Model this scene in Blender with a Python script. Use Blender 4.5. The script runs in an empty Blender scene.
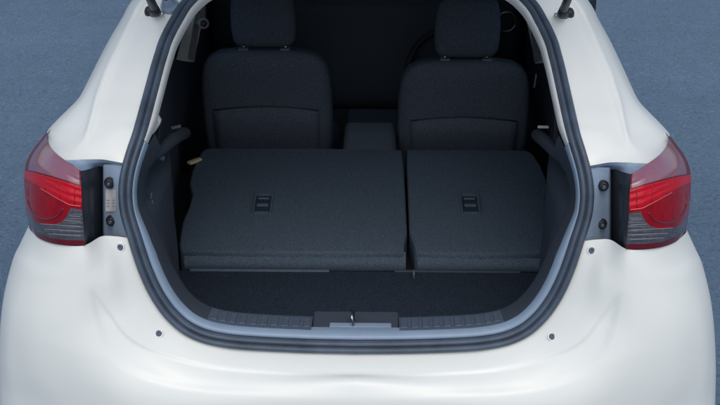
import bpy, bmesh, math, random
import numpy as np
from mathutils import Vector, Matrix

random.seed(4)
R = math.radians
scene = bpy.context.scene

# ---------------------------------------------------------------- camera
CAM_Y, CAM_Z, PITCH, F = -2.43, 2.12, 23.0, 1220.0
cam_d = bpy.data.cameras.new("camera")
cam_d.sensor_width = 36.0
cam_d.lens = 36.0 * F / 720.0
cam_d.clip_end = 500.0
cam = bpy.data.objects.new("camera", cam_d)
cam.location = (0.0525, CAM_Y, CAM_Z)
cam.rotation_euler = (R(90 - PITCH), 0, R(0.92))
scene.collection.objects.link(cam)
scene.camera = cam

# ---------------------------------------------------------------- sky, sun, exposure
SUN_EL, SUN_AZ = 55.0, 176.0          # azimuth clockwise from +Y (the car's nose)
w = bpy.data.worlds.new("World")
scene.world = w
w.use_nodes = True
nt = w.node_tree
bg = nt.nodes["Background"]
sky = nt.nodes.new("ShaderNodeTexSky")
sky.sky_type = 'NISHITA'
sky.sun_disc = False
sky.sun_elevation = R(SUN_EL)
sky.sun_rotation = R(SUN_AZ)
sky.air_density = 1.0
sky.dust_density = 4.0
sky.ozone_density = 1.0
nt.links.new(sky.outputs[0], bg.inputs[0])
bg.inputs[1].default_value = 0.13
sd = bpy.data.lights.new("sun", 'SUN')
sd.energy = 0.9
sd.angle = R(100)
sd.color = (1.0, 0.98, 0.95)
sun = bpy.data.objects.new("sun", sd)
_az, _el = R(SUN_AZ), R(SUN_EL)
sdir = Vector((math.sin(_az) * math.cos(_el), math.cos(_az) * math.cos(_el), math.sin(_el)))
sun.rotation_euler = sdir.to_track_quat('Z', 'Y').to_euler()
sun.location = (0, -3, 6)
scene.collection.objects.link(sun)
scene.view_settings.view_transform = 'Standard'
scene.view_settings.look = 'None'
scene.view_settings.gamma = 1.0
scene.view_settings.use_curve_mapping = False
scene.view_settings.exposure = 0.0

# ---------------------------------------------------------------- helpers
_p = R(PITCH)
def U(h, v, y):
    """Point of the car at lateral offset h, picture height v (photo pixels from the car's middle plane) and depth y metres."""
    a, b = h / F, (v - 202.5) / F
    d = np.array([a, math.cos(_p) - b * math.sin(_p), -math.sin(_p) - b * math.cos(_p)])
    s = (y - CAM_Y) / d[1]
    return np.array([0, CAM_Y, CAM_Z]) + d * s
def UZ(h, v, z):
    a, b = h / F, (v - 202.5) / F
    d = np.array([a, math.cos(_p) - b * math.sin(_p), -math.sin(_p) - b * math.cos(_p)])
    s = (z - CAM_Z) / d[2]
    return np.array([0, CAM_Y, CAM_Z]) + d * s
def proj(P):
    P = np.asarray(P, float) - np.array([0, CAM_Y, CAM_Z])
    dep = P[..., 1] * math.cos(_p) - P[..., 2] * math.sin(_p)
    up = P[..., 1] * math.sin(_p) + P[..., 2] * math.cos(_p)
    return P[..., 0] / dep * F, 202.5 - up / dep * F

def cr(pts, n):
    """Catmull-Rom through rows of pts (k, d...) -> n samples, uniform in control index"""
    P = np.asarray(pts, float)
    k = len(P)
    E = np.concatenate([[2 * P[0] - P[1]], P, [2 * P[-1] - P[-2]]])
    out = []
    for i in range(n):
        t = i / (n - 1) * (k - 1)
        j = min(int(t), k - 2)
        u = t - j
        p0, p1, p2, p3 = E[j], E[j + 1], E[j + 2], E[j + 3]
        out.append(0.5 * (2 * p1 + (p2 - p0) * u + (2 * p0 - 5 * p1 + 4 * p2 - p3) * u * u + (3 * p1 - p0 - 3 * p2 + p3) * u ** 3))
    return np.array(out)
def cr_surface(stations, nr, nc):
    A = np.array([cr(s, nc) for s in stations])
    return cr(A, nr)
def interp(x, pairs):
    xs, ys = zip(*pairs)
    return float(np.interp(x, xs, ys))

def link(o, parent=None):
    scene.collection.objects.link(o)
    if parent is not None:
        o.parent = parent
    return o
def mesh_obj(name, verts, faces, mat, parent=None, smooth=True):
    me = bpy.data.meshes.new(name)
    me.from_pydata([tuple(map(float, v)) for v in verts], [], faces)
    me.update()
    if smooth:
        me.polygons.foreach_set("use_smooth", [True] * len(me.polygons))
    me.materials.append(mat)
    return link(bpy.data.objects.new(name, me), parent)
def bm_obj(name, bm, mat, parent=None, smooth=True):
    me = bpy.data.meshes.new(name)
    bmesh.ops.recalc_face_normals(bm, faces=bm.faces)
    bm.to_mesh(me)
    bm.free()
    if smooth:
        me.polygons.foreach_set("use_smooth", [True] * len(me.polygons))
    me.materials.append(mat)
    return link(bpy.data.objects.new(name, me), parent)
def grid_data(G, flip=False, keep=None):
    nr, nc = G.shape[:2]
    V = G.reshape(-1, 3)
    Fs = []
    for i in range(nr - 1):
        for j in range(nc - 1):
            if keep is not None and not keep[i, j]:
                continue
            q = (i * nc + j, i * nc + j + 1, (i + 1) * nc + j + 1, (i + 1) * nc + j)
            Fs.append(q[::-1] if flip else q)
    return V, Fs
def mirror(G):
    M = np.array(G, float).copy()
    M[..., 0] *= -1
    return M
def grid_obj(name, G, mat, parent, side=1, keep=None, thick=0.0, smooth=True):
    """side=+1 right, -1 left (mirrored)."""
    GG = G if side > 0 else mirror(G)
    V, Fs = grid_data(GG, flip=(side < 0), keep=keep)
    used = sorted({i for f in Fs for i in f})
    mp = {o: n for n, o in enumerate(used)}
    o = mesh_obj(name, [V[i] for i in used], [tuple(mp[i] for i in f) for f in Fs], mat, parent, smooth)
    if thick:
        m = o.modifiers.new("solid", 'SOLIDIFY')
        m.thickness = thick
        m.offset = -1
    return o
def box_bm(sx, sy, sz, bevel=0.0, seg=3):
    bm = bmesh.new()
    bmesh.ops.create_cube(bm, size=1.0)
    bmesh.ops.scale(bm, vec=(sx, sy, sz), verts=bm.verts)
    if bevel:
        bmesh.ops.bevel(bm, geom=bm.edges[:], offset=bevel, segments=seg, profile=0.6, affect='EDGES')
    return bm
def box(name, c, s, mat, parent, bevel=0.004, seg=2, rot=None, smooth=False):
    bm = box_bm(*s, bevel=min(bevel, min(s) * 0.45), seg=seg)
    if rot is not None:
        bmesh.ops.rotate(bm, cent=(0, 0, 0), matrix=rot, verts=bm.verts)
    bmesh.ops.translate(bm, vec=Vector(c), verts=bm.verts)
    return bm_obj(name, bm, mat, parent, smooth)
def lathe(name, prof, centre, axis, mat, parent, seg=20, smooth=True):
    """prof: (radius, height) pairs, height along axis"""
    q = Vector(axis).normalized().to_track_quat('Z', 'Y')
    V, Fs = [], []
    for r, h in prof:
        for k in range(seg):
            a = 2 * math.pi * k / seg
            V.append(Vector(centre) + q @ Vector((r * math.cos(a), r * math.sin(a), h)))
    n = len(prof)
    for i in range(n - 1):
        for k in range(seg):
            k2 = (k + 1) % seg
            Fs.append((i * seg + k, i * seg + k2, (i + 1) * seg + k2, (i + 1) * seg + k))
    Fs.append(tuple(range(seg))[::-1])
    Fs.append(tuple((n - 1) * seg + k for k in range(seg)))
    return mesh_obj(name, V, Fs, mat, parent, smooth)
def tube(name, pts, rad, mat, parent, seg=10, closed=False):
    P = [Vector(p) for p in pts]
    n = len(P)
    rads = rad if isinstance(rad, (list, tuple)) else [rad] * n
    V, Fs = [], []
    up = Vector((0.13, 0.2, 0.97))
    for i in range(n):
        a, b = (P[i - 1], P[(i + 1) % n]) if closed else (P[max(0, i - 1)], P[min(n - 1, i + 1)])
        t = (b - a).normalized()
        n1 = t.cross(up)
        if n1.length < 0.05:
            n1 = t.cross(Vector((1, 0, 0)))
        n1.normalize()
        n2 = t.cross(n1)
        for k in range(seg):
            an = 2 * math.pi * k / seg
            V.append(P[i] + (n1 * math.cos(an) + n2 * math.sin(an)) * rads[i])
    for i in range(n if closed else n - 1):
        i2 = (i + 1) % n
        for k in range(seg):
            k2 = (k + 1) % seg
            Fs.append((i * seg + k, i * seg + k2, i2 * seg + k2, i2 * seg + k))
    if not closed:
        Fs.append(tuple(range(seg))[::-1])
        Fs.append(tuple((n - 1) * seg + k for k in range(seg)))
    return mesh_obj(name, V, Fs, mat, parent)

# ---------------------------------------------------------------- materials
def mat(name, col, rough=0.5, metal=0.0, coat=0.0, spec=0.5, var=0.0, vscale=8.0, bump=0.0, bscale=400.0, sheen=0.0, trans=0.0, ior=1.45, detail=4.0, alpha=1.0):
    m = bpy.data.materials.new(name)
    m.use_nodes = True
    n, l = m.node_tree.nodes, m.node_tree.links
    b = n["Principled BSDF"]
    b.inputs["Base Color"].default_value = (*col, 1)
    b.inputs["Roughness"].default_value = rough
    b.inputs["Metallic"].default_value = metal
    b.inputs["Coat Weight"].default_value = coat
    b.inputs["Coat Roughness"].default_value = 0.08
    b.inputs["Specular IOR Level"].default_value = spec
    b.inputs["Sheen Weight"].default_value = sheen
    b.inputs["Sheen Roughness"].default_value = 0.5
    b.inputs["Transmission Weight"].default_value = trans
    b.inputs["IOR"].default_value = ior
    tc = n.new("ShaderNodeTexCoord")
    if var:
        no = n.new("ShaderNodeTexNoise")
        no.inputs["Scale"].default_value = vscale
        no.inputs["Detail"].default_value = detail
        no.inputs["Roughness"].default_value = 0.65
        l.new(tc.outputs["Object"], no.inputs["Vector"])
        cr_ = n.new("ShaderNodeValToRGB")
        cr_.color_ramp.elements[0].position = 0.3
        cr_.color_ramp.elements[1].position = 0.7
        cr_.color_ramp.elements[0].color = (*[c * (1 - var) for c in col], 1)
        cr_.color_ramp.elements[1].color = (*[min(1, c * (1 + var)) for c in col], 1)
        l.new(no.outputs["Fac"], cr_.inputs["Fac"])
        l.new(cr_.outputs["Color"], b.inputs["Base Color"])
    if bump:
        nb = n.new("ShaderNodeTexNoise")
        nb.inputs["Scale"].default_value = bscale
        nb.inputs["Detail"].default_value = 3.0
        l.new(tc.outputs["Object"], nb.inputs["Vector"])
        bu = n.new("ShaderNodeBump")
        bu.inputs["Strength"].default_value = bump
        bu.inputs["Distance"].default_value = 0.002
        l.new(nb.outputs["Fac"], bu.inputs["Height"])
        l.new(bu.outputs["Normal"], b.inputs["Normal"])
    return m

M = {}
M['white'] = mat('white_pearl_paint', (0.755, 0.81, 0.795), rough=0.48, coat=0.5, var=0.012, vscale=3)
M['jamb_grey'] = mat('blue_grey_jamb', (0.25, 0.345, 0.48), rough=0.45, var=0.10, vscale=30)  # one even blue-grey for the jamb panel and its ledge
M['rubber'] = mat('weatherstrip_rubber', (0.062, 0.090, 0.132), rough=0.45, var=0.25, vscale=14, bump=0.1, bscale=300)
M['sill'] = mat('satin_grey_plastic', (0.225, 0.315, 0.43), rough=0.33, var=0.06, vscale=20)
M['pillar'] = mat('pale_grey_trim', (0.55, 0.59, 0.60), rough=0.5, var=0.06, vscale=20)
M['trim'] = mat('charcoal_trim', (0.045, 0.060, 0.083), rough=0.62, var=0.22, vscale=300, bump=0.25, bscale=900)
M['scuff'] = mat('grey_scuff_plastic', (0.080, 0.112, 0.160), rough=0.5, var=0.12, vscale=60)
M['carpet'] = mat('cargo_carpet', (0.027, 0.040, 0.060), rough=0.95, spec=0.06, var=0.5, vscale=230, bump=0.6, bscale=700, sheen=0.0)
M['fabric'] = mat('charcoal_seat_back_carpet', (0.068, 0.098, 0.136), rough=0.92, spec=0.08, var=0.38, vscale=230, bump=0.5, bscale=650, sheen=0.0)
M['seat'] = mat('dark_navy_seat_fabric', (0.082, 0.102, 0.140), rough=0.9, spec=0.08, var=0.36, vscale=230, bump=0.5, bscale=600, sheen=0.0)
M['black'] = mat('black_plastic', (0.014, 0.018, 0.026), rough=0.42, var=0.2, vscale=60)
M['gap'] = mat('dark_metal_floor', (0.010, 0.012, 0.016), rough=0.9)
M['console'] = mat('grey_console_plastic', (0.10, 0.12, 0.15), rough=0.45, var=0.1, vscale=40)
M['insert'] = mat('lavender_grey_insert', (0.20, 0.21, 0.26), rough=0.6, var=0.1, vscale=40)
M['chrome'] = mat('satin_metal', (0.55, 0.57, 0.6), rough=0.3, metal=1.0, var=0.05, vscale=50)
M['red'] = mat('red_lens', (0.52, 0.005, 0.02), rough=0.12, coat=0.25, spec=0.25, var=0.12, vscale=60)
M['deepred'] = mat('deep_red_lens', (0.27, 0.003, 0.012), rough=0.12, coat=0.25, spec=0.25, var=0.2, vscale=45)
M['rimred'] = mat('dark_red_rim', (0.13, 0.008, 0.018), rough=0.15, coat=0.35, spec=0.35, var=0.1, vscale=60)
M['rose'] = mat('rose_lens', (0.27, 0.115, 0.165), rough=0.12, coat=1.0, var=0.08, vscale=25)  # even rose base colour across the upper lamp lens
M['lightbar'] = mat('pale_red_light_bar', (0.66, 0.085, 0.08), rough=0.2, coat=1.0)
M['clear'] = mat('smoked_clear_lens', (0.075, 0.085, 0.105), rough=0.1, coat=0.35, spec=0.35, var=0.3, vscale=90)
M['paper'] = mat('white_sticker', (0.62, 0.64, 0.68), rough=0.6, var=0.05, vscale=80)
M['ink'] = mat('grey_print', (0.22, 0.25, 0.3), rough=0.6)
def thin_glass():
    m = bpy.data.materials.new('tinted_glass')
    m.use_nodes = True
    n, l = m.node_tree.nodes, m.node_tree.links
    n.remove(n["Principled BSDF"])
    t, gl, fr, mx = n.new("ShaderNodeBsdfTransparent"), n.new("ShaderNodeBsdfGlossy"), n.new("ShaderNodeFresnel"), n.new("ShaderNodeMixShader")
    t.inputs[0].default_value = (0.66, 0.74, 0.76, 1)
    gl.inputs["Roughness"].default_value = 0.02
    l.new(fr.outputs[0], mx.inputs[0]); l.new(t.outputs[0], mx.inputs[1]); l.new(gl.outputs[0], mx.inputs[2])
    l.new(mx.outputs[0], n["Material Output"].inputs["Surface"])
    return m
M['glass'] = thin_glass()
M['tyre'] = mat('tyre_rubber', (0.02, 0.02, 0.022), rough=0.8, var=0.2, vscale=50)
M['buckle'] = mat('ivory_plastic', (0.5, 0.45, 0.30), rough=0.4)
M['belt'] = mat('grey_belt_webbing', (0.16, 0.17, 0.2), rough=0.8, var=0.15, vscale=200)

# asphalt
def asphalt():
    m = bpy.data.materials.new('blue_grey_asphalt')
    m.use_nodes = True
    n, l = m.node_tree.nodes, m.node_tree.links
    b = n["Principled BSDF"]
    b.inputs["Roughness"].default_value = 0.85
    b.inputs["Specular IOR Level"].default_value = 0.3
    tc = n.new("ShaderNodeTexCoord")
    def noise(scale, detail, rough=0.6):
        x = n.new("ShaderNodeTexNoise")
        x.inputs["Scale"].default_value = scale
        x.inputs["Detail"].default_value = detail
        x.inputs["Roughness"].default_value = rough
        l.new(tc.outputs["Object"], x.inputs["Vector"])
        return x
    big, mid, fine = noise(0.7, 4), noise(7, 5, 0.7), noise(95, 3, 0.7)
    vo = n.new("ShaderNodeTexVoronoi")
    vo.inputs["Scale"].default_value = 80
    l.new(tc.outputs["Object"], vo.inputs["Vector"])
    def ramp(src, p0, c0, p1, c1):
        r = n.new("ShaderNodeValToRGB")
        e = r.color_ramp.elements
        e[0].position, e[1].position = p0, p1
        e[0].color, e[1].color = (*c0, 1), (*c1, 1)
        l.new(src, r.inputs["Fac"])
        return r
    def mix(t, a, bb, fac):
        x = n.new("ShaderNodeMix")
        x.data_type = 'RGBA'
        x.blend_type = t
        x.inputs["Factor"].default_value = fac
        l.new(a, x.inputs["A"])
        l.new(bb, x.inputs["B"])
        return x.outputs["Result"]
    c1 = ramp(big.outputs["Fac"], 0.3, (0.086, 0.142, 0.212), 0.72, (0.114, 0.184, 0.262))
    c2 = ramp(mid.outputs["Fac"], 0.3, (0.93, 0.93, 0.94), 0.72, (1.06, 1.06, 1.06))
    c3 = ramp(fine.outputs["Fac"], 0.25, (0.55, 0.55, 0.57), 0.75, (1.4, 1.4, 1.38))
    sep = n.new("ShaderNodeSeparateColor")
    l.new(vo.outputs["Color"], sep.inputs[0])
    c4 = ramp(sep.outputs[0], 0.0, (0.66, 0.66, 0.68), 1.0, (1.42, 1.42, 1.4))
    for p_, c_ in ((0.10, 0.86), (0.25, 0.97), (0.80, 1.03), (0.93, 1.10)):
        c4.color_ramp.elements.new(p_).color = (c_, c_, c_, 1)
    st_ = n.new("ShaderNodeMapping")
    st_.inputs["Scale"].default_value = (9.0, 1.6, 1.0)
    st_.inputs["Rotation"].default_value = (0, 0, 0.7)
    l.new(tc.outputs["Object"], st_.inputs["Vector"])
    sc_ = n.new("ShaderNodeTexNoise")
    sc_.inputs["Scale"].default_value = 2.2
    sc_.inputs["Detail"].default_value = 6.0
    sc_.inputs["Roughness"].default_value = 0.75
    l.new(st_.outputs[0], sc_.inputs["Vector"])
    c5 = ramp(sc_.outputs["Fac"], 0.56, (1, 1, 1), 0.74, (1.22, 1.21, 1.19))
    o = mix('MULTIPLY', c1.outputs[0], c2.outputs[0], 0.9)
    o = mix('MULTIPLY', o, c3.outputs[0], 0.8)
    o = mix('MULTIPLY', o, c4.outputs[0], 0.85)
    o = mix('MULTIPLY', o, c5.outputs[0], 0.8)
    l.new(o, b.inputs["Base Color"])
    bu = n.new("ShaderNodeBump")
    bu.inputs["Strength"].default_value = 0.6
    bu.inputs["Distance"].default_value = 0.004
    l.new(fine.outputs["Fac"], bu.inputs["Height"])
    l.new(bu.outputs["Normal"], b.inputs["Normal"])
    return m
M['asphalt'] = asphalt()

# ---------------------------------------------------------------- ground
g = mesh_obj("ground", [(-150, -150, 0), (150, -150, 0), (150, 150, 0), (-150, 150, 0)], [(0, 1, 2, 3)], M['asphalt'], None, False)
g["kind"] = "structure"
g["label"] = "blue grey asphalt ground under the car"

# ---------------------------------------------------------------- the car
car = bpy.data.objects.new("hatchback_car", None)
link(car)
car["label"] = "white hatchback car with open tailgate and rear seats folded flat"
car["category"] = "car"

# --- opening curve: half width (px), v, y ; from top centre down the side to bottom centre
OPEN = [(0, -33, .80), (70, -31.5, .795), (122, -27, .78), (155, -16, .74), (176.5, 1, .675), (189, 20, .62), (199, 40, .55), (203.5, 54, .505), (207.5, 68, .46),
        (211.5, 84, .412), (215.5, 100, .365), (220, 118, .31), (224.5, 135, .266), (229.5, 150, .238), (234, 165, .216), (237, 180, .2), (238, 196, .187), (236.5, 212, .176),
        (233, 226, .166), (228.5, 240, .157), (223.5, 256, .149), (217.5, 273, .141), (210, 290, .133), (201.5, 305, .126), (190, 320, .119), (174, 334, .112),
        (154, 343.5, .107), (130, 348.5, .103), (100, 351, .101), (50, 353, .1), (0, 353.7, .1)]
def open_at(v):                      # side branch only: half width and y at picture height v
    s = [p for p in OPEN if p[1] >= 0]
    return float(np.interp(v, [p[1] for p in s], [p[0] for p in s])), float(np.interp(v, [p[1] for p in s], [p[2] for p in s]))
ctrl = np.array([U(*p) for p in OPEN])
NO = 181
dense = cr(ctrl, 1500)
seglen = np.r_[0, np.cumsum(np.linalg.norm(np.diff(dense, axis=0), axis=1))]
tt = np.linspace(0, seglen[-1], NO)
curve = np.stack([np.interp(tt, seglen, dense[:, k]) for k in range(3)], 1)   # half curve, x>=0
full = np.concatenate([curve, mirror(curve)[-2:0:-1]])                        # closed
nf = len(full)
def frames(C):
    T = np.roll(C, -1, 0) - np.roll(C, 1, 0)
    T /= np.linalg.norm(T, axis=1)[:, None]
    # forward-ish normal of the opening "plane", tilts with the pillar slope
    Xv = np.array([1.0, 0, 0])
    D = np.zeros_like(C)
    for i in range(len(C)):
        z = C[i, 2]
        sl = np.interp(z, [0.6, 1.0, 1.10, 1.17, 1.3, 1.45], [0.15, 0.25, 0.55, 1.2, 1.75, 1.75])   # dy/dz of the rear face
        up = np.array([0, sl, 1.0]); up /= np.linalg.norm(up)
        D[i] = np.cross(up, Xv); 
        if D[i][1] < 0: D[i] *= -1
    N = np.cross(T, D)
    N /= np.linalg.norm(N, axis=1)[:, None]
    c0 = C.mean(0)
    for i in range(len(C)):
        if np.dot(N[i], c0 - C[i]) < 0: N[i] *= -1
    # smooth the frame along the ring
    for _ in range(6):
        N = (np.roll(N, 1, 0) + 2 * N + np.roll(N, -1, 0)); N /= np.linalg.norm(N, axis=1)[:, None]
    return T, N, D
TF, NF, DF = frames(full)
hF, vF = proj(full)
NARROW = np.interp(vF, [120, 139, 215, 262], [1.0, .42, .42, 1.0])     # the inner lip is slim beside the lamps
def ring(n, d):
    k = np.where(n > .0316, .0316 + (n - .0316) * NARROW, n)
    return full + NF * k[:, None] + DF * d

def sweep(name, prof, m, sel=None, parent=car):
    """prof (n,d) swept round the opening; sel: boolean per ring point"""
    rows = [ring(n, d) for n, d in prof]
    V = np.concatenate(rows)
    Fs = []
    for a in range(len(prof) - 1):
        for i in range(nf):
            j = (i + 1) % nf
            if sel is not None and not (sel[i] and sel[j]):
                continue
            Fs.append((a * nf + i, (a + 1) * nf + i, (a + 1) * nf + j, a * nf + j))
    used = sorted({i for f in Fs for i in f})
    mp = {o: k for k, o in enumerate(used)}
    return mesh_obj(name, [V[i] for i in used], [tuple(mp[i] for i in f) for f in Fs], m, parent)

seal = sweep("weather_seal", [(-.002, .02), (-.001, .003), (.001, -.006), (.005, -.012), (.0095, -.014), (.014, -.0115), (.0165, -.005), (.0175, .001), (.0185, -.003), (.021, -.0085), (.025, -.010), (.029, -.007), (.0315, -.001), (.032, .02)], M['rubber'])
VS = 139.0
sel_low = vF > VS - 3
sel_up = vF < VS + 2
lipprof = [(.0315, .02), (.0325, .004), (.035, .001), (.041, .003), (.047, .012), (.050, .026), (.0505, .04)]
sweep("sill_trim", lipprof, M['sill'], sel_low)
sweep("pillar_trim", [(.0315, .02), (.0325, .003), (.0345, -.001), (.038, .000), (.0415, .004), (.0435, .011), (.0435, .022)], M['pillar'], sel_up)

# --- scuff plate / rear edge of the side trim (rings going forward), notch for the latch in the middle
scprof = [(.050, .022), (.0515, .03), (.053, .06), (.054, .095), (.0535, .108), (.049, .116)]
sel_side = (vF > VS - 12) & ((np.abs(hF) > 160))
sel_scuff = (vF > 280) & (np.abs(hF) <= 160) & (np.abs(hF) >= 42)
for sgn in (1, -1):
    sm_ = sel_side & (hF * sgn > 0)
    sweep("trim_edge", scprof, M['trim'], sm_ | ((np.roll(sm_, 1) | np.roll(sm_, -1)) & sel_scuff))
for sgn in (1, -1):
    so = sweep("scuff_plate", scprof, M['scuff'], sel_scuff & (hF * sgn > 0))
    # raised ribs across the plate
    idx = [i for i in range(nf) if sel_scuff[i] and hF[i] * sgn > 0]
    idx.sort(key=lambda i: abs(hF[i]))
    arc = np.array([full[i] for i in idx])
    L = np.r_[0, np.cumsum(np.linalg.norm(np.diff(arc, axis=0), axis=1))]
    for k in range(11):
        s = 0.012 + k * 0.0262
        if s > L[-1] - 0.008: break
        pt = lambda n, d, ds: np.array([np.interp(s + ds, L, [(full[i] + NF[i] * n + DF[i] * d)[c] for i in idx]) for c in range(3)])
        V = [pt(.0525, .030, -.0085), pt(.0525, .030, .0085), pt(.0545, .094, .0085), pt(.0545, .094, -.0085),
             pt(.0545, .033, -.0072), pt(.0545, .033, .0072), pt(.0562, .090, .0072), pt(.0562, .090, -.0072)]
        mesh_obj("rib", V, [(4, 5, 6, 7), (0, 1, 5, 4), (1, 2, 6, 5), (2, 3, 7, 6), (3, 0, 4, 7)], M['scuff'], so, False)
# latch recess in the middle of the sill
yc, zc = .125, .706
box("latch_cover", (0, .195, .672), (.21, .085, .05), M['trim'], car, .008, 3)
box("latch_plate", (0.012, .163, .6885), (.15, .022, .022), M['sill'], car, .004, 2)
st = tube("striker", [(-.006, .158, .70), (-.006, .156, .722), (-.006, .176, .726), (-.006, .19, .70)], .0045, M['chrome'], car, 8)

# --- upper quarter panel (pillar and shoulder)
def ups(v, c0, c1, c2, c3, c4, y0, ysil):
    # seal, mid flange, crease, ridge, groove, outer, silhouette
    m = (c0 + c1) / 2
    g = (c3 + c4) / 2
    return [U(c0, v, y0), U(m, v, y0 + .006), U(c1, v, y0 + .019), U(c2, v, y0 + .017), U(c3, v, y0 + .034), U(g + (c4 - c3) * .18, v, y0 + .034 + (ysil - y0 - .034) * .42), U(c4, v, ysil)]
XPROF = [(.18, .80), (.3, .835), (.5, .85), (.7, .853), (.85, .845), (.95, .825), (1.03, .79), (1.08, .70), (1.12, .675), (1.3, .60), (1.37, .57), (1.405, .54), (1.43, .49)]
def ext(row, yend=1.0):
    P, Q = row[-1], row[-2]
    z = P[2]
    X = interp(z, XPROF)
    E = np.array([X, yend, z])
    d = P - Q
    d = d / np.linalg.norm(d)
    a = P + np.array([-.006, .05, 0.0])
    b = P * .55 + E * .45 + np.array([-.004, 0, 0])
    return list(row) + [a, b, E]
h_, y_ = open_at(4)
ST = []
# across the roof's rear edge
for (h, v, y, dx) in ((0, -33, .80, 0), (100, -29.5, .787, .5), (155, -16, .74, 1.0)):
    ST.append([U(h + dx * k_, v - m_, y + e_) for k_, m_, e_ in ((0, 0, 0), (12, 4, .012), (26, 7, .025), (34, 9, .03), (38, 10, .06), (42, 11, .11), (48, 12, .17), (50, 14, .27), (46, 15, .37), (42, 16, .47))])
for a in [(1, 176.5, 208, 216, 220, 228.5, .675, .86), (20, 189, 219, 227.5, 231, 239, .62, .79), (40, 199, 227.5, 237, 241, 250.5, .55, .71), (68, 207.5, 240, 250, 254.5, 264.5, .46, .61),
          (84, 211.5, 246, 256, 260.5, 272, .412, .55), (100, 215.5, 251.5, 261.5, 266, 280.5, .365, .49), (112, 218.5, 256, 264.5, 269.5, 291.5, .328, .455), (122, 221, 259, 267, 272.5, 301.3, .3, .435), (133, 224, 262, 270, 276, 310.8, .27, .42)]:
    ST.append(ext(ups(*a)))
ST.append(ext([U(229, 149, .24), U(246, 149, .242), U(264, 149, .243), U(274, 148.5, .246), U(283, 148, .255), U(300, 145.5, .295), U(310.3, 138.5, .375)]))
BOT = [U(234, 164.5, .216), U(242, 163, .215), U(255, 161, .214), U(274, 161.2, .209), U(292, 161.6, .205), U(303.5, 153.6, .235), U(309.8, 141, .35)]
ST.append(ext(BOT))
UP = cr_surface(ST, 105, 91)
for s in (1, -1):
    grid_obj("quarter_panel", UP, M['white'], car, s)

# --- lower quarter / bumper
LS = [
    [(228.5, 239.5, .157), (241, 238, .152), (255, 238.3, .137), (271, 247.2, .087), (290, 247.5, .094), (309, 244, .135), (322, 237, .205), (329, 228, .30)],
    [(223.5, 256, .149), (236, 257, .135), (250, 260, .110), (271, 265, .075), (294, 266, .082), (316, 262, .125), (331, 254, .19), (338, 247, .27)],
    [(217.5, 273, .141), (231, 277, .118), (249, 282, .085), (275, 286, .062), (303, 285, .075), (327, 279, .12), (340, 271, .18), (345.5, 264, .25)],
    [(202, 304.5, .126), (221, 313, .092), (245, 322, .060), (282, 330, .038), (318, 329, .058), (341, 321, .105), (351, 312, .155), (354.5, 303, .215)],
    [(174, 334, .112), (191, 347, .074), (216, 362, .034), (262, 377, .010), (312, 380, .036), (343, 372, .088), (355, 362, .135), (358.5, 350, .19)],
    [(130, 348.5, .103), (143, 366, .058), (163, 390, .008), (210, 418, -.012), (282, 426, .016), (333, 418, .075), (353, 405, .125), (359, 390, .18)],
    [(75, 352.2, .1), (80, 371, .05), (90, 399, -.004), (150, 458, -.018), (250, 482, .004), (325, 470, .07), (350, 455, .125), (357, 438, .18)],
    [(0, 353.7, .1), (0, 372, .05), (0, 400, -.006), (0, 520, -.018), (140, 545, -.01), (290, 530, .05), (340, 515, .12), (351, 495, .18)],
]
LOW = cr_surface([ext([U(*p) for p in s]) for s in LS], 120, 121)
hh, vv = proj(LOW)
RECESS = [(266, 288), (246, 314), (226, 339), (196, 354), (140, 368), (70, 374), (-400, 376), (-400, 397), (70, 396), (150, 392), (190, 386), (226, 373), (248, 351), (257, 330), (262, 310)]
_rp = cr(RECESS[:6], 40)
_rq = cr(RECESS[8:] + RECESS[:1], 50)
RECESS = [tuple(p) for p in _rp] + RECESS[6:8] + [tuple(p) for p in _rq[:-1]]
def sdist(px, py, poly):
    d = np.full(px.shape, 1e9)
    inside = np.zeros(px.shape, bool)
    n = len(poly)
    for i in range(n):
        ax, ay = poly[i]; bx, by = poly[(i + 1) % n]
        ex, ey = bx - ax, by - ay
        t = np.clip(((px - ax) * ex + (py - ay) * ey) / (ex * ex + ey * ey), 0, 1)
        d = np.minimum(d, np.hypot(px - ax - t * ex, py - ay - t * ey))
        c = ((ay > py) != (by > py)) & (px < (bx - ax) * (py - ay) / ((by - ay) if by != ay else 1e-9) + ax)
        inside ^= c
    return np.where(inside, -d, d)
sd_ = sdist(hh, vv, RECESS)
k = np.clip((-sd_ + 1.0) / 5.0, 0, 1)
k = k * k * (3 - 2 * k)
vis = (np.arange(LOW.shape[1]) <= 90)[None, :]
LOW[..., 1] += 0.0055 * k * vis
vl = 362 - (hh - 248) * 22 / 83
low_turn = np.clip(vv - vl, 0, 60) * np.clip((hh - 225) / 30, 0, 1) * vis
LOW[..., 1] += 0.0001 * low_turn
for s in (1, -1):
    grid_obj("bumper", LOW, M['white'], car, s)

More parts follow.
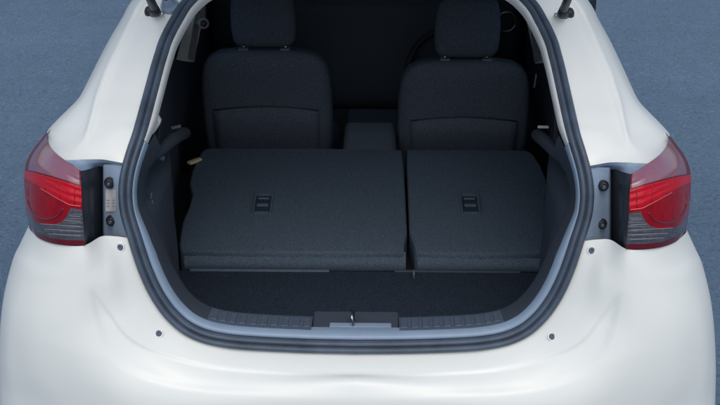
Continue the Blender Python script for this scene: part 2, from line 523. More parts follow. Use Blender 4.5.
# --- jamb panel with bolts, ledge above it, tail light
JV = [166, 172, 180, 190, 200, 210, 220, 230, 241]
JG = []
for v in JV:
    h0, y0 = open_at(v)
    JG.append([U(h0 - 1, v, y0 + .008), U(h0 + 2, v, y0 + .010), U(246, v, .222), U(251.5, v, .221), U(253.2, v, .224), U(254.2, v, .25), U(255, v, .28)])
JG = np.array(JG)
LEDGE = cr_surface([[U(234, 164.4, .219), U(242, 163, .218), U(255, 161.2, .216), U(274, 161.4, .203), U(292, 161.9, .193)],
                    [U(234.5, 166.2, .221), U(242, 165.6, .222), U(255, 164.5, .222), U(272, 166, .2), U(284, 166.5, .18)],
                    [U(235, 168.5, .226), U(243, 168, .232), U(255, 168.2, .245), U(268, 171, .20), U(275.5, 173, .15)]], 9, 17)
LROWS = [
    [(271, 247.5, .083), (290, 247, .088), (306, 245, .118), (320, 239, .18), (328.5, 228.5, .275)],
    [(272, 231, .083), (290, 232, .088), (308, 231, .117), (322, 226, .175), (330.5, 217, .265)],
    [(273.5, 211.5, .086), (290, 213, .092), (308, 212, .122), (323.5, 207, .18), (332.5, 200, .27)],
    [(274.5, 187, .10), (290, 182, .11), (306, 177.5, .147), (321, 174, .21), (333.3, 176, .29)],
    [(275, 180, .112), (290.5, 172, .132), (305, 165.5, .175), (318, 159.5, .245), (328.5, 157, .325)],
    [(275, 172.5, .13), (291.5, 161.8, .17), (302.5, 153.3, .212), (309, 144.5, .285), (311.5, 133.5, .385)]]
LENS = cr_surface([[U(*p) for p in r] for r in LROWS], 130, 90)
lh, lv = proj(LENS)
C_UP = ([270, 275, 290, 306, 321, 334], [188.5, 187, 182, 177.5, 173.5, 171])
C_BOT = ([265, 271, 290, 306, 320, 328.5, 331, 336], [242.5, 242.5, 242, 240, 234, 223.5, 217, 205])
C_CLR = ([265, 273, 285, 287.2, 290, 294.5, 303.5, 314, 321, 326, 330, 336], [212.5, 212, 209.7, 214.5, 219.5, 224, 227.3, 227, 224.5, 220.5, 215, 200])
C_BAR = ([265, 273, 287.5, 300, 317, 334], [210, 208.5, 206, 199.5, 189.5, 180])
def cut(j, f, off=0.0):
    """row position where column j of the lens crosses curve f"""
    d = LV[:, j] - np.interp(LH[:, j], *f) - off
    i = np.where(d > 0)[0]
    return float(np.interp(0.0, -d, np.arange(len(d)))) if len(i) else 0.0
LENS = cr_surface([[U(*p) for p in r] for r in LROWS], 241, 161)
LH, LV = proj(LENS)
nrl, ncl = LENS.shape[:2]
lh, lv = LH, LV
EDGE = {'bottom': [0.0] * ncl, 'top': [nrl - 1.0] * ncl, 'mid': [0.0] * ncl}
for nm_, f_, o_ in (('up', C_UP, 0), ('up2', C_UP, 1.6), ('bot', C_BOT, 0), ('clr', C_CLR, 0), ('bar0', C_BAR, -1.1), ('bar1', C_BAR, 1.1)):
    EDGE[nm_] = [cut(j, f_, o_) for j in range(ncl)]
    if nm_ in ('bar0', 'bar1'):
        EDGE[nm_] = [max(e, EDGE['clr'][j]) for j, e in enumerate(EDGE[nm_])]
    if nm_ == 'clr':
        EDGE[nm_] = [max(e, EDGE['bot'][j]) for j, e in enumerate(EDGE[nm_])]
def lens_patch(lo, hi, n, j0=0, j1=None, ripple=None, sink=0.0):
    j1 = ncl if j1 is None else j1
    G = np.zeros((n, j1 - j0, 3))
    for jj, j in enumerate(range(j0, j1)):
        t = np.linspace(EDGE[lo][j], max(EDGE[hi][j], EDGE[lo][j] + .01), n)
        for c_ in range(3):
            G[:, jj, c_] = np.interp(t, np.arange(nrl), LENS[:, j, c_])
    if ripple:
        wv = np.sin(np.linspace(0, 2 * math.pi * ripple[1], n))[:, None] if ripple[1] else np.sin(proj(G)[1] * 2 * math.pi / 4.2) * np.sin(np.linspace(0, math.pi, n))[:, None] ** .5
        G[..., 1] += ripple[0] * wv
    G[1:-1, 1:-1, 1] += sink
    return G
PATCHES = [("lens_rim", 'rimred', lens_patch('bottom', 'bot', 6)), ("clear_lens", 'clear', lens_patch('bot', 'clr', 60, ripple=(.0006, 0))),
           ("lower_lens", 'deepred', lens_patch('clr', 'bar0', 24)), ("light_bar", 'lightbar', lens_patch('bar0', 'bar1', 3)),
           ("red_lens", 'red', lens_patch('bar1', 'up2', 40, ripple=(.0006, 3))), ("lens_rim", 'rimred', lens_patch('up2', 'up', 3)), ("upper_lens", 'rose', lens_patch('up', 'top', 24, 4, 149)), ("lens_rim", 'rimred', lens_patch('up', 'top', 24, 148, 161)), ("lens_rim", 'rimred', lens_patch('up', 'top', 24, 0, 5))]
HOUS = []
for t_, (v0, v1) in enumerate([(172.5, 167.8), (180, 175), (190, 186), (200, 197), (212, 210), (224, 221), (236, 231), (247.5, 241)]):
    hi = np.interp(v0, [172, 187, 211.5, 231, 247.5], [275, 274.5, 273.5, 272, 271])
    yi = np.interp(v0, [172, 180, 187, 211.5, 247.5], [.13, .112, .10, .086, .083])
    HOUS.append([U(hi, v0, yi), U(hi - 2.2, v0 - .3, yi + .012), U(hi - 6, v0 - .6, yi + .05), U(hi - 7.5, (v0 * .7 + v1 * .3), yi + .055), U(262, (v0 + v1) / 2, .20), U(257, v1, .235), U(253, v1, .262), U(250, v1, .30)])
HOUS = np.array(HOUS)
for s in (1, -1):
    grid_obj("jamb_panel", JG, M['jamb_grey'], car, s)
    grid_obj("jamb_ledge", LEDGE, M['jamb_grey'], car, s)
    lamp = grid_obj("tail_light", HOUS, M['black'], car, s)
    lamp["label"] = "wraparound red tail light with rose upper lens"
    for nm, mk, G in PATCHES:
        grid_obj(nm, G, M[mk], lamp, s)
    # vertical divider ribs in the red band
    for hx in (281, 296, 311):
        pts = []
        for v in np.linspace(np.interp(hx, [275, 290, 306, 321], [188.5, 183.5, 179, 175]), np.interp(hx, [273, 287.5, 300, 317], [208, 205.5, 198.5, 188.5]), 6):
            q = np.argmin((lh - hx) ** 2 + (lv - v) ** 2)
            p = LENS.reshape(-1, 3)[q].copy()
            p[0] *= s
            p[1] += .0005
            pts.append(p)
        tube("divider", pts, .0013, M['deepred'], lamp, 6)
    def on_lens(hx, v, off):
        q = np.argmin((lh - hx) ** 2 + (lv - v) ** 2)
        p = LENS.reshape(-1, 3)[q].copy()
        p[0] *= s
        p[1] += off
        return p
    for v in (218.5, 223.5, 228.5, 233.5, 238):
        hs = np.linspace(275, max(281, np.interp(v, [212, 216, 220, 224.5, 228, 238], [284, 286, 289, 294, 319, 310]) - 1.5), 10)
        tube("lens_rib", cr([on_lens(h, v - .06 * (h - 275), .0004) for h in hs], 24), .0012, M['insert'], lamp, 6)
    tube("bowl_shade_arc", cr([on_lens(h, v, .0006) for h, v in ((329.5, 190), (329, 203), (325, 214), (317, 220), (307, 221.5), (298, 218), (292, 211))], 40), .0028, M['rimred'], lamp, 8)  # dark red arc standing in for the shading inside the lamp bowl
    tube("light_bar", cr([on_lens(h, v, .0004) for h, v in ((276, 196), (288, 193.5), (300, 188.5), (312, 183))], 24), .0009, M['lightbar'], lamp, 6)
    tube("light_bar", cr([on_lens(h, np.interp(h, *C_BAR), .0004) for h in (275, 281, 287, 293, 300, 308, 316)], 30), .0014, M['lightbar'], lamp, 6)
    # pocket behind the lamp
    PK = np.array([[U(276, 166, .30), U(300, 166, .33), U(318, 160, .42)], [U(272, 246, .30), U(300, 244, .33), U(320, 236, .42)]])
    grid_obj("lamp_pocket", PK, M['gap'], car, s)
    # quarter panel side behind the lamp
    SP = []
    for r in range(0, 241, 10):
        P = LENS[r, -1]
        X = interp(P[2], XPROF)
        E = np.array([X, 1.0, P[2]])
        SP.append([P + np.array([-.004, .004, 0]), P + np.array([-.008, .06, 0]), P * .55 + E * .45 + np.array([-.006, 0, 0]), E])
    grid_obj("side_panel", np.array(SP), M['white'], car, s)
    # bolts on the jamb
    for (bh, bv) in ((246.5, 184), (244.8, 222)):
        c = U(bh, bv, .219)
        c[0] *= s
        b_ = lathe("bolt", [(.0135, .0), (.0135, .003), (.0125, .0045), (.010, .005), (.010, .014), (.0085, .0165), (.004, .0165), (.003, .012)], c, (0, -1, .22), M['black'], car, 18)
        lathe("bolt_head", [(.0052, .0), (.0052, .0145), (.0035, .016)], c, (0, -1, .22), M['console'], b_, 6, False)
    # push fasteners in the painted edge
    for (bh, bv, yy, ax) in ((235.5, 248.5, .1455, (0, -.93, .3)), (196, 335, .087, (0.1, -.75, .66))):
        c = U(bh, bv, yy)
        q = np.argmin((hh - bh) ** 2 + (vv - bv) ** 2 + 1e6 * (~(vis & np.ones_like(hh, bool))))
        c = LOW.reshape(-1, 3)[q].copy()
        c[0] *= s
        w_ = lathe("fastener", [(.0105, -.003), (.0105, .0002), (.0095, .0006), (.008, .0004)], c, ax, M['white'], car, 20)
        lathe("fastener_cap", [(.0075, 0), (.0075, .0018), (.006, .0034), (.003, .0038), (.0025, .002)], c, ax, M['scuff'], w_, 16)

# sticker on the left jamb
P0 = [U(250.5, 191, .2195), U(241, 191, .2), U(241, 213, .2), U(250.5, 213, .2195)]
def jamb_pt(h, v, off=.002):
    h0, y0 = open_at(v)
    y = np.interp(h, [h0 + 2, 246, 251.5], [y0 + .010, .222, .221])
    p = U(h, v, y - off)
    p[0] *= -1
    return p
SG = np.array([[jamb_pt(h, v) for h in np.linspace(251, 240.5, 4)] for v in np.linspace(191, 213, 4)])
V, Fs = grid_data(SG)
stk = mesh_obj("sticker", V, Fs, M['paper'], car)
for k_, v in enumerate((201.5, 204.5, 207.5)):
    for h1, h2 in ((250, 247.2), (246.6, 244.4), (243.8, 242.2)):
        V = [jamb_pt(h1, v, .0028), jamb_pt(h2, v, .0028), jamb_pt(h2, v + .9, .0028), jamb_pt(h1, v + .9, .0028)]
        mesh_obj("print_mark", V, [(0, 1, 2, 3)], M['ink'], stk, False)

# --- interior side walls
idxR = [i for i in range(nf) if full[i, 0] > 0 and i < NO]
_db = np.interp(vF, [105, 135], [.022, .114])
RB = ring(.0435, 0) * 1.0 + DF * _db[:, None] + NF * (.0055 * NARROW * np.clip((vF - 105) / 30, 0, 1))[:, None]
def wallx(y, z, x0, y0):
    lo = interp(y, [(.25, x0), (.42, .497), (.58, .497), (.75, .53), (.95, .58), (1.5, .64)])
    hi = interp(y - y0, [(0, x0), (.03, x0 + .03), (.10, .575), (.5, .605), (1, .64)])
    k = min(1, max(0, (z - .93) / .07)); k = k * k * (3 - 2 * k)
    return lo * (1 - k) + hi * k
WG = []
sel_rows = [i for i in range(1, NO - 1) if vF[i] > 2 and full[i, 2] > .735]
for i in sel_rows[::2]:
    P = RB[i]
    row = [P]
    for s_ in np.linspace(.06, 1, 17):
        y = P[1] + s_ * (1.5 - P[1])
        row.append(np.array([wallx(y, P[2], P[0], P[1]), y, P[2]]))
    WG.append(row)
# bottom edge turns down to the floor
last = WG[-1]
WG.append([p + np.array([-.004, 0, -.06]) for p in last])
WG.append([p + np.array([-.004, 0, -.2]) for p in last])
WG = np.array(WG)
zrow = WG[:, 0, 2]
keepw = np.ones((WG.shape[0] - 1, WG.shape[1] - 1), bool)
for i in range(keepw.shape[0]):
    for j in range(keepw.shape[1]):
        if WG[i, j, 2] > 1.03 and WG[i, j, 1] > .98:
            keepw[i, j] = False
for s in (1, -1):
    grid_obj("side_trim", WG, M['trim'], car, s, keep=keepw)
    # inside of the sill, turning down to the floor
    rows = []
    for i in range(nf):
        if full[i, 0] * s >= 0 and vF[i] > 296:
            P = RB[i]
            rows.append([P, P + np.array([0, .006, -.012]), np.array([P[0] * .99, P[1] + .008, .55])])
    rows.sort(key=lambda r: abs(r[0][0]))
    V, Fs = grid_data(np.array(rows))
    mesh_obj("sill_inner", V, Fs, M['trim'], car)
    # shelf support ledge on each side: rounded bar
    pts = [U(221, 169, .28), U(211, 162, .36), U(199, 153, .46), U(188, 142, .58), U(180, 136, .74), U(176, 134, .95)]
    pts = cr([p * np.array([s, 1, 1]) for p in pts], 24)
    tube("shelf_support", pts, [.008 + .010 * min(1, k / 14) for k in range(24)], M['trim'], car, 10)
    # C pillar inner trim and B pillar
    # pale B-pillar upper trim
    a, b_, c_, d_ = U(180.5, 62, 1.72), U(171, 63, 1.78), U(161, 16, 1.80), U(168, 12, 1.74)
    Q = [p * np.array([s, 1, 1]) for p in (a, b_, c_, d_)]
    cen = sum(Q) / 4
    bp = mesh_obj("pillar_cover", Q + [q + np.array([s * .03, .02, 0]) for q in Q], [(0, 1, 2, 3), (0, 4, 5, 1), (1, 5, 6, 2), (2, 6, 7, 3), (3, 7, 4, 0)], M['pillar'], car, False)
    Q2 = [cen + (q - cen) * np.array([.62, .62, .93]) + np.array([-s * .002, -.004, 0]) for q in Q]
    mesh_obj("pillar_insert", Q2 + [q + np.array([s * .012, .012, 0]) for q in Q2], [(0, 1, 2, 3), (0, 4, 5, 1), (1, 5, 6, 2), (2, 6, 7, 3), (3, 7, 4, 0)], M['insert'], bp, False)
    # belt anchor
    A = U(161 if s < 0 else 173, 24, 1.66) * np.array([s, 1, 1])
    ba = lathe("belt_anchor", [(.020, 0), (.020, .008), (.013, .014), (.010, .008)], A, (-s * .3, -1, .2), M['insert'], car, 16)
    lathe("anchor_bolt", [(.012, .0), (.012, .015), (.008, .018)], A, (-s * .3, -1, .2), M['black'], ba, 12)
    B = [A + np.array([0, .005, .02]), A + np.array([-.01 * s, .0, .16])]
    tube("belt", [A + np.array([0, .01, .01]), A + np.array([s * .005, .02, .10]), A + np.array([s * .01, .03, .22])], [.010, .016, .016], M['belt'], car, 8)
    # pale trim end of the pillar
    T1 = [U(207, 113, .325), U(199.5, 117, .338), U(196.5, 122, .343), U(198, 126.5, .34), U(202, 133, .318), U(208, 140, .283)]
    T1 = [p * np.array([s, 1, 1]) for p in T1]
    if s < 0:
        mesh_obj("trim_end", T1 + [p + np.array([0, .015, -.002]) for p in T1], [tuple(range(6)), tuple(range(11, 5, -1))] + [(i, 6 + i, 6 + (i + 1) % 6, (i + 1) % 6) for i in range(6)], M['pillar'], car, False)

# small clips
def clip(h, v, y, size, m, s, rz=0):
    c = U(h, v, y)
    c[0] *= s
    box("trim_clip", c, size, m, car, .002, 2, Matrix.Rotation(rz, 3, 'Y'))
clip(196, 159, .47, (.012, .008, .012), M['console'], -1, .3)
clip(183, 128, .62, (.026, .008, .008), M['console'], -1, -.2)
clip(206, 197, .335, (.004, .006, .016), M['console'], -1, .2)
clip(204.5, 204, .34, (.004, .006, .014), M['console'], -1, -.2)
clip(183.5, 126, .72, (.030, .01, .006), M['pillar'], 1, 0)
clip(172.5, 80, 1.3, (.005, .01, .045), M['console'], 1, .1)

# --- cargo floor
box("floor_pan", (0, .85, .535), (1.36, 1.3, .03), M['gap'], car, .002, 1)
def rounded_slab(name, poly, zf, thick, r, m, parent=car, rings=4):
    """poly: list of (x,y) counter-clockwise; zf(x,y) top height; rounded top edge of radius r."""
    P = np.array(poly, float)
    n = len(P)
    def inset(d):
        out = []
        for i in range(n):
            a, b, c = P[i - 1], P[i], P[(i + 1) % n]
            e1 = (b - a) / np.linalg.norm(b - a); e2 = (c - b) / np.linalg.norm(c - b)
            n1 = np.array([-e1[1], e1[0]]); n2 = np.array([-e2[1], e2[0]])
            bis = (n1 + n2) / max(.35, 1 + np.dot(n1, n2))
            out.append(b + bis * d)
        return np.array(out)
    V, Fs = [], []
    levels = [(0, -thick)] + [(r * (1 - math.cos(a)), -r + r * math.sin(a)) for a in np.linspace(0, math.pi / 2, rings)]
    for d, dz in levels:
        for q in inset(d):
            V.append((q[0], q[1], zf(q[0], q[1]) + dz))
    for L_ in range(len(levels) - 1):
        for i in range(n):
            j = (i + 1) % n
            Fs.append((L_ * n + i, L_ * n + j, (L_ + 1) * n + j, (L_ + 1) * n + i))
    Fs.append(tuple((len(levels) - 1) * n + i for i in range(n)))
    o = mesh_obj(name, V, Fs, m, parent)
    return o
def ccw(poly):
    a = sum(poly[i][0] * poly[(i + 1) % len(poly)][1] - poly[(i + 1) % len(poly)][0] * poly[i][1] for i in range(len(poly)))
    return poly if a > 0 else poly[::-1]
fl = [(-.515, .24), (.515, .24), (.515, .704), (-.515, .704)]
rounded_slab("cargo_floor", fl, lambda x, y: .577, .02, .006, M['carpet'])

# --- folded rear seat backs: plane rising to the front
SZ = lambda x, y: .628 + (y - .74) * .128
def on_plane(u, v):
    # picture point (u measured from the photo) to the seat back plane, using the true camera's small turn
    dep_c = 355.5 + (1 - (v - 148) / 104.0) * 6.5
    h = u - dep_c
    z = .66
    for _ in range(12):
        p = UZ(h, v, z)
        z = SZ(p[0], p[1])
    return (p[0], p[1])
left = [on_plane(*q) for q in [(206, 148.6), (300, 147.8), (402, 149), (402.8, 165), (403.6, 200), (404, 232), (401, 244), (399, 252), (300, 252.5), (178, 252), (175, 246), (176.5, 234), (179, 222), (186, 207), (189.5, 196), (187, 184), (190, 172), (195, 161), (201, 151)]]
right = [on_plane(*q) for q in [(405.2, 149), (470, 148.2), (526, 149), (532, 152), (539, 163), (544, 175), (547, 186), (543.5, 196), (544, 208), (547, 222), (546, 234), (541, 246), (538, 252), (470, 252.5), (413, 252), (410.5, 244), (406.3, 232), (406, 200), (405.6, 165)]]
sl_ = rounded_slab("rear_seat_back", ccw(left), SZ, .09, .009, M['fabric'], rings=5)
sl_["label"] = "wider folded seat back"
sr_ = rounded_slab("rear_seat_back", ccw(right), SZ, .09, .009, M['fabric'], rings=5)
sr_["label"] = "narrower folded seat back"
def seat_latch(u, v, parent):
    x, y = on_plane(u, v)
    z = SZ(x, y)
    rot = Matrix.Rotation(math.atan(.128), 3, 'X')
    def bb(nm, dx, dy, sx, sy, sz, m, par, dz=0, bev=.003):
        c = Vector((x, y, z)) + rot @ Vector((dx, dy, dz))
        return box(nm, c, (sx, sy, sz), m, par, bev, 2, rot)
    # four-sided bezel round a recess with a pull bar
    f = bb("latch_recess", 0, 0, .044, .092, .006, M['carpet'], parent, 0.000)
    for dx in (-.027, .027):
        bb("bezel", dx, 0, .008, .122, .010, M['fabric'], f, .002)
    for dy in (-.056, .056):
        bb("bezel", 0, dy, .046, .010, .010, M['fabric'], f, .002)
    bb("pull_bar", 0, -.012, .036, .012, .010, M['scuff'], f, .003)
    bb("pull_bar", 0, .03, .034, .008, .008, M['scuff'], f, .002)
seat_latch(467.5, 204, sr_)
seat_latch(260.5, 205, sl_)
# hinge flaps in front of the seat backs
for (u0, u1) in ((180, 402), (414, 537)):
    x0, x1 = on_plane(u0, 252)[0], on_plane(u1, 252)[0]
    V = []
    n_ = 24
    for i in range(n_ + 1):
        x = x0 + (x1 - x0) * i / n_
        wob = .0015 * math.sin(i * 1.9 + u0)
        V += [(x, .760, .612), (x, .740, .6225 + wob), (x, .728, .612 + wob), (x, .716, .599 + wob), (x, .711, .590 + wob), (x, .720, .570)]
    Fs = [(i * 6 + k, (i + 1) * 6 + k, (i + 1) * 6 + k + 1, i * 6 + k + 1) for i in range(n_) for k in range(5)]
    mesh_obj("hinge_flap", V, Fs, M['fabric'], car)
box("floor_edge", (-.285, .700, .578), (.40, .012, .007), M['scuff'], car, .003, 2)
box("floor_edge", (.28, .702, .578), (.36, .010, .006), M['trim'], car, .003, 2)
tube("split_hook", [(.155, .688, .575), (.155, .680, .592), (.155, .668, .592), (.155, .662, .575)], .003, M['console'], car, 8)
# belt tongue lying by the left seat back edge
x, y = on_plane(194.5, 163)
box("belt_tongue", (x - .004, y, SZ(x, y) + .003), (.018, .05, .010), M['buckle'], car, .003, 2, Matrix.Rotation(R(-40), 3, 'Z'))

# --- front seats
def front_seat(cx, y0, dz, lab):
    root = bpy.data.objects.new("front_seat", None)
    link(root, car)
    root["label"] = lab
    # back rest: stacked rounded rectangles leaning backwards
    rows = [(.42, .215, .085), (.50, .226, .085), (.60, .232, .083), (.70, .233, .080), (.78, .231, .076), (.85, .226, .071), (.895, .216, .064), (.925, .197, .055), (.944, .165, .044), (.954, .115, .028), (.957, .05, .010)]
    V, Fs = [], []
    seg = 40
    for z, hw, ht in rows:
        lean = (.95 - z) * .28
        for k in range(seg):
            a = 2 * math.pi * k / seg
            c, s_ = math.cos(a), math.sin(a)
            e = .5
            V.append((cx + hw * math.copysign(abs(c) ** e, c), y0 + lean + ht * math.copysign(abs(s_) ** e, s_), z + dz))
    n = len(rows)
    for i in range(n - 1):
        for k in range(seg):
            k2 = (k + 1) % seg
            Fs.append((i * seg + k, i * seg + k2, (i + 1) * seg + k2, (i + 1) * seg + k))
    Fs.append(tuple((n - 1) * seg + k for k in range(seg)))
    br = mesh_obj("backrest", V, Fs, M['seat'], root)
    # map pocket with a curved upper seam
    G = []
    for i in range(15):
        t = i / 14 * 2 - 1
        top = .735 + .018 * (1 - t * t)
        rowp = []
        for j in range(6):
            z = .45 + (top - .45) * j / 5
            hw = .185
            yb = y0 + (.95 - z) * .28 - .079
            bul = -.012 * (1 - t ** 4) * (0.35 + .65 * (1 - abs(j / 5 - .55)))
            rowp.append((cx + t * hw, yb + bul - .004, z + dz))
        G.append(rowp)
    grid_obj("map_pocket", np.array(G), M['seat'], br, 1, thick=.004)
    tube("seam", [(G[i][5][0], G[i][5][1] - .001, G[i][5][2]) for i in range(15)], .0035, M['black'], br, 6)
    # head rest
    hrows = [(.966, .074, .02), (.972, .096, .036), (.99, .107, .046), (1.03, .112, .050), (1.08, .112, .05), (1.13, .108, .047), (1.16, .100, .042), (1.178, .074, .03), (1.184, .03, .01)]
    V, Fs = [], []
    for z, hw, ht in hrows:
        for k in range(seg):
            a = 2 * math.pi * k / seg
            c, s_ = math.cos(a), math.sin(a)
            e = .55
            V.append((cx + hw * math.copysign(abs(c) ** e, c), y0 - .005 - (z - 1) * .1 + ht * math.copysign(abs(s_) ** e, s_), z + dz))
    n = len(hrows)
    Fs = [(i * seg + k, i * seg + (k + 1) % seg, (i + 1) * seg + (k + 1) % seg, (i + 1) * seg + k) for i in range(n - 1) for k in range(seg)]
    Fs += [tuple(range(seg))[::-1], tuple((n - 1) * seg + k for k in range(seg))]
    hr = mesh_obj("headrest", V, Fs, M['seat'], root)
    for sx in (-.072, .072):
        tube("headrest_post", [(cx + sx, y0, .93 + dz), (cx + sx, y0 - .003, .98 + dz)], .006, M['chrome'], hr, 8)
        box("post_sleeve", (cx + sx, y0 - .012, .957 + dz), (.034, .03, .010), M['console'], hr, .003, 2)
    # seat cushion
    bm = box_bm(.48, .50, .16, .05, 4)
    bmesh.ops.translate(bm, vec=(cx, y0 + .40, .40 + dz), verts=bm.verts)
    bm_obj("seat_cushion", bm, M['seat'], root)
    return root
front_seat(-.345, 1.68, .0, "front passenger seat with fabric headrest")
front_seat(.352, 1.64, -.022, "front driver seat with fabric headrest")

# --- centre console, dash, steering wheel
box("centre_console", (.03, 1.75, .43), (.20, .75, .32), M['trim'], car, .02, 3)
c = U(6, 135, 1.46)
box("console_box", (.022, 1.62, .605), (.185, .30, .11), M['console'], car, .025, 4, smooth=True)
bm = box_bm(1.30, .62, .50, .08, 4)
bmesh.ops.translate(bm, vec=(0, 2.78, .70), verts=bm.verts)
dash = bm_obj("dashboard", bm, M['trim'], car)
for xx, zz in ((.572, .852),):
    an = 28
    tube("air_vent_ring", [(xx + .04 * math.cos(2 * math.pi * k / an), 2.455, zz + .04 * math.sin(2 * math.pi * k / an)) for k in range(an)], .005, M['chrome'], dash, 8, closed=True)
swc = Vector((.35, 2.34, .67))
q = Vector((0, -.9, .42)).to_track_quat('Z', 'Y')
sw = tube("steering_wheel", [swc + q @ Vector((.18 * math.cos(2 * math.pi * k / 40), .18 * math.sin(2 * math.pi * k / 40), 0)) for k in range(40)], .014, M['black'], car, 10, closed=True)
lathe("wheel_hub", [(.06, -.02), (.06, .01), (.045, .02)], swc, q @ Vector((0, 0, 1)), M['black'], sw, 20)
for a in (0, math.pi, 1.5 * math.pi):
    tube("spoke", [swc + q @ Vector((.04 * math.cos(a), .04 * math.sin(a), 0)), swc + q @ Vector((.18 * math.cos(a), .18 * math.sin(a), 0))], .012, M['black'], sw, 8)
box("cabin_floor", (0, 2.2, .27), (1.5, 2.2, .06), M['gap'], car, .01, 1)
box("rear_seat_cushion", (0, 1.22, .45), (1.14, .46, .14), M['seat'], car, .05, 4, smooth=True)

# --- gas struts and cable boot
for s in (1, -1):
    L0 = U(203, 13, .605) * np.array([s, 1, 1])
    stud = U(209.5, 16.5, .66) * np.array([s, 1, 1])
    d = np.array([s * .022, -.74, .60])
    pts = [L0 + d * t for t in (0, .09, .1, .5)]
    g_ = tube("gas_strut", pts, [.0115, .0105, .0105, .0105], M['black'], car, 12)
    tube("strut_socket", [L0 + np.array([s * .012, .01, -.008]), L0, L0 + d * .03], [.009, .0135, .0115], M['black'], g_, 12)
    lathe("ball_stud", [(.0135, -.012), (.0135, .018), (.011, .026), (.004, .029)], stud, (s * -.1, -.55, .8), M['black'], g_, 14)
    lathe("stud_pin", [(.006, 0), (.006, .03)], stud * .5 + L0 * .5, (-s, -.3, .1), M['chrome'], g_, 10)
bt = U(189.5, 7, .652) * np.array([-1, 1, 1])
boot = lathe("cable_boot", [(.024, -.008), (.024, .004), (.020, .010), (.017, .013), (.0175, .018), (.013, .024), (.0135, .03), (.010, .036)], bt, (-.1, -.6, .75), M['sill'], car, 20)
tube("cable_sleeve", [bt + np.array([-.002, -.016, .02]), bt + np.array([-.012, -.07, .07]), bt + np.array([-.014, -.11, .16])], 0.0095, M['sill'], boot, 10)

# --- raised tailgate above the opening (out of the picture, but it shades the load bay)
TG = []
for i in range(17):
    t = i / 16
    y = .80 - .86 * t
    z = 1.47 + .58 * t + .10 * math.sin(math.pi * t)
    hw = .50 + .14 * math.sin(math.pi * min(1, t * 1.1) * .5) - .10 * max(0, t - .75) * 4 * .5
    TG.append([(hw * x, y, z + .035 * (1 - x * x)) for x in np.linspace(-1, 1, 17)])
TG = np.array(TG)
kp = np.ones((16, 16), bool)
kp[2:9, 2:14] = False
tg = grid_obj("tailgate", TG, M['white'], car, 1, keep=kp, thick=.03)
grid_obj("rear_window", TG[2:10, 2:15] + np.array([0, 0, -.012]), M['glass'], tg, 1, thick=.004)

# --- rest of the shell: side doors, roof, glass, bonnet
SEC = {  # y : list of (x, z) rocker to roof centre
    1.0: [(.80, .18), (.835, .3), (.85, .5), (.853, .7), (.845, .85), (.825, .95), (.79, 1.03), (.70, 1.08), (.60, 1.30), (.54, 1.405), (.45, 1.45), (0, 1.475)],
    1.6: [(.80, .18), (.835, .3), (.85, .5), (.853, .7), (.845, .85), (.825, .93), (.79, .98), (.735, 1.01), (.655, 1.30), (.58, 1.43), (.45, 1.475), (0, 1.50)],
    2.2: [(.80, .18), (.835, .3), (.85, .5), (.853, .7), (.845, .82), (.825, .90), (.79, .95), (.735, .98), (.66, 1.27), (.58, 1.41), (.45, 1.455), (0, 1.48)],
    2.55: [(.80, .18), (.835, .3), (.85, .5), (.853, .7), (.845, .80), (.825, .88), (.79, .93), (.735, .96), (.675, 1.17), (.60, 1.32), (.46, 1.37), (0, 1.40)],
    3.1: [(.80, .18), (.835, .3), (.85, .5), (.853, .68), (.845, .77), (.825, .84), (.79, .90), (.735, .935), (.70, .95), (.62, .965), (.46, .985), (0, 1.01)],
    3.7: [(.74, .20), (.79, .3), (.80, .5), (.80, .62), (.79, .70), (.76, .76), (.72, .80), (.66, .82), (.6, .835), (.52, .85), (.4, .86), (0, .88)],
    4.0: [(.5, .24), (.55, .3), (.58, .4), (.58, .5), (.57, .58), (.55, .62), (.5, .65), (.46, .67), (.42, .68), (.36, .69), (.28, .70), (0, .71)]}
ys = sorted(SEC)
SG_ = np.array([[(x, y, z) for x, z in SEC[y]] for y in ys])
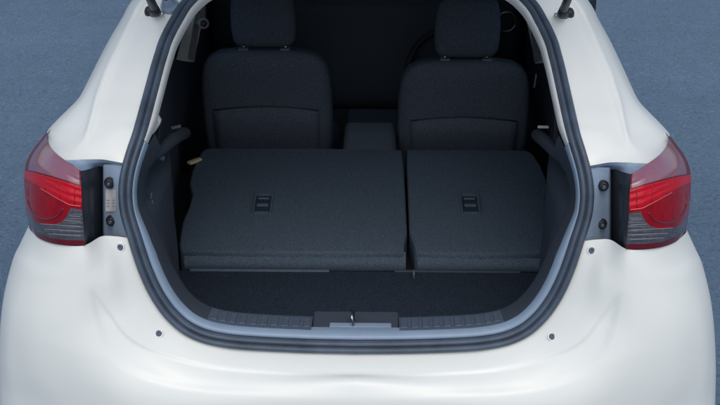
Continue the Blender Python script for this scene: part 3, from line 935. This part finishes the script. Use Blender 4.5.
for s in (1, -1):
    kb = np.ones((6, 11), bool)
    kb[0:3, 7] = False          # side windows
    kb[0:3, 8:11] = False       # roof handled separately
    kb[3, 7:11] = False         # windscreen
    o = grid_obj("body_side", SG_, M['white'], car, s, keep=kb)
    kg = np.zeros((6, 11), bool); kg[0:3, 7] = True
    grid_obj("side_window", SG_, M['glass'], car, s, keep=kg, thick=.004)
    m_ = box("door_mirror", (s * .855, 2.52, .915), (.17, .10, .11), M['black'], car, .035, 4, smooth=True)
roofG = np.concatenate([SG_[0:4, 8:12], mirror(SG_)[0:4, 8:12][:, ::-1][:, 1:]], axis=1)
pre = roofG[0].copy(); pre[:, 1] = .80; pre[:, 2] -= .035
roofG = np.concatenate([[pre], roofG])
grid_obj("roof_panel", roofG, M['white'], car, 1, thick=.03)
wsG = np.concatenate([SG_[3:5, 7:12], mirror(SG_)[3:5, 7:12][:, ::-1][:, 1:]], axis=1)
grid_obj("windscreen", wsG, M['glass'], car, 1, thick=.005)
for s in (1, -1):
    tube("window_pillar", [(s * .67, 1.0, 1.07), (s * .58, 1.0, 1.28), (s * .52, 1.0, 1.40)], .025, M['black'], car, 8)
    tube("window_pillar", [(s * .73, 1.82, .99), (s * .655, 1.80, 1.28), (s * .58, 1.78, 1.42)], .03, M['black'], car, 8)
    tube("window_pillar", [(s * .72, 3.08, .95), (s * .665, 2.58, 1.18), (s * .59, 2.5, 1.34)], .03, M['white'], car, 8)
for s in (1, -1):
    V = []
    yy = np.linspace(1.15, 2.75, 9)
    for y in yy:
        V += [(s * .72, y, .30), (s * .69, y, .55), (s * .655, y, .70), (s * .66, y, .88), (s * .69, y, .955), (s * .715, y, .97)]
    grid_obj("door_trim", np.array(V).reshape(9, 6, 3) * np.array([s, 1, 1]), M['trim'], car, s, thick=.01)
# wheels
for s in (1, -1):
    for y in (.70, 3.27):
        wh = lathe("wheel", [(.19, -.09), (.27, -.095), (.295, -.08), (.30, 0), (.295, .08), (.27, .095), (.19, .09)], (s * .735, y, .299), (s, 0, 0), M['tyre'], car, 36)
        lathe("rim", [(.19, .05), (.185, .088), (.10, .075), (.05, .08), (.03, .085)], (s * .735, y, .299), (s, 0, 0), M['chrome'], wh, 24)
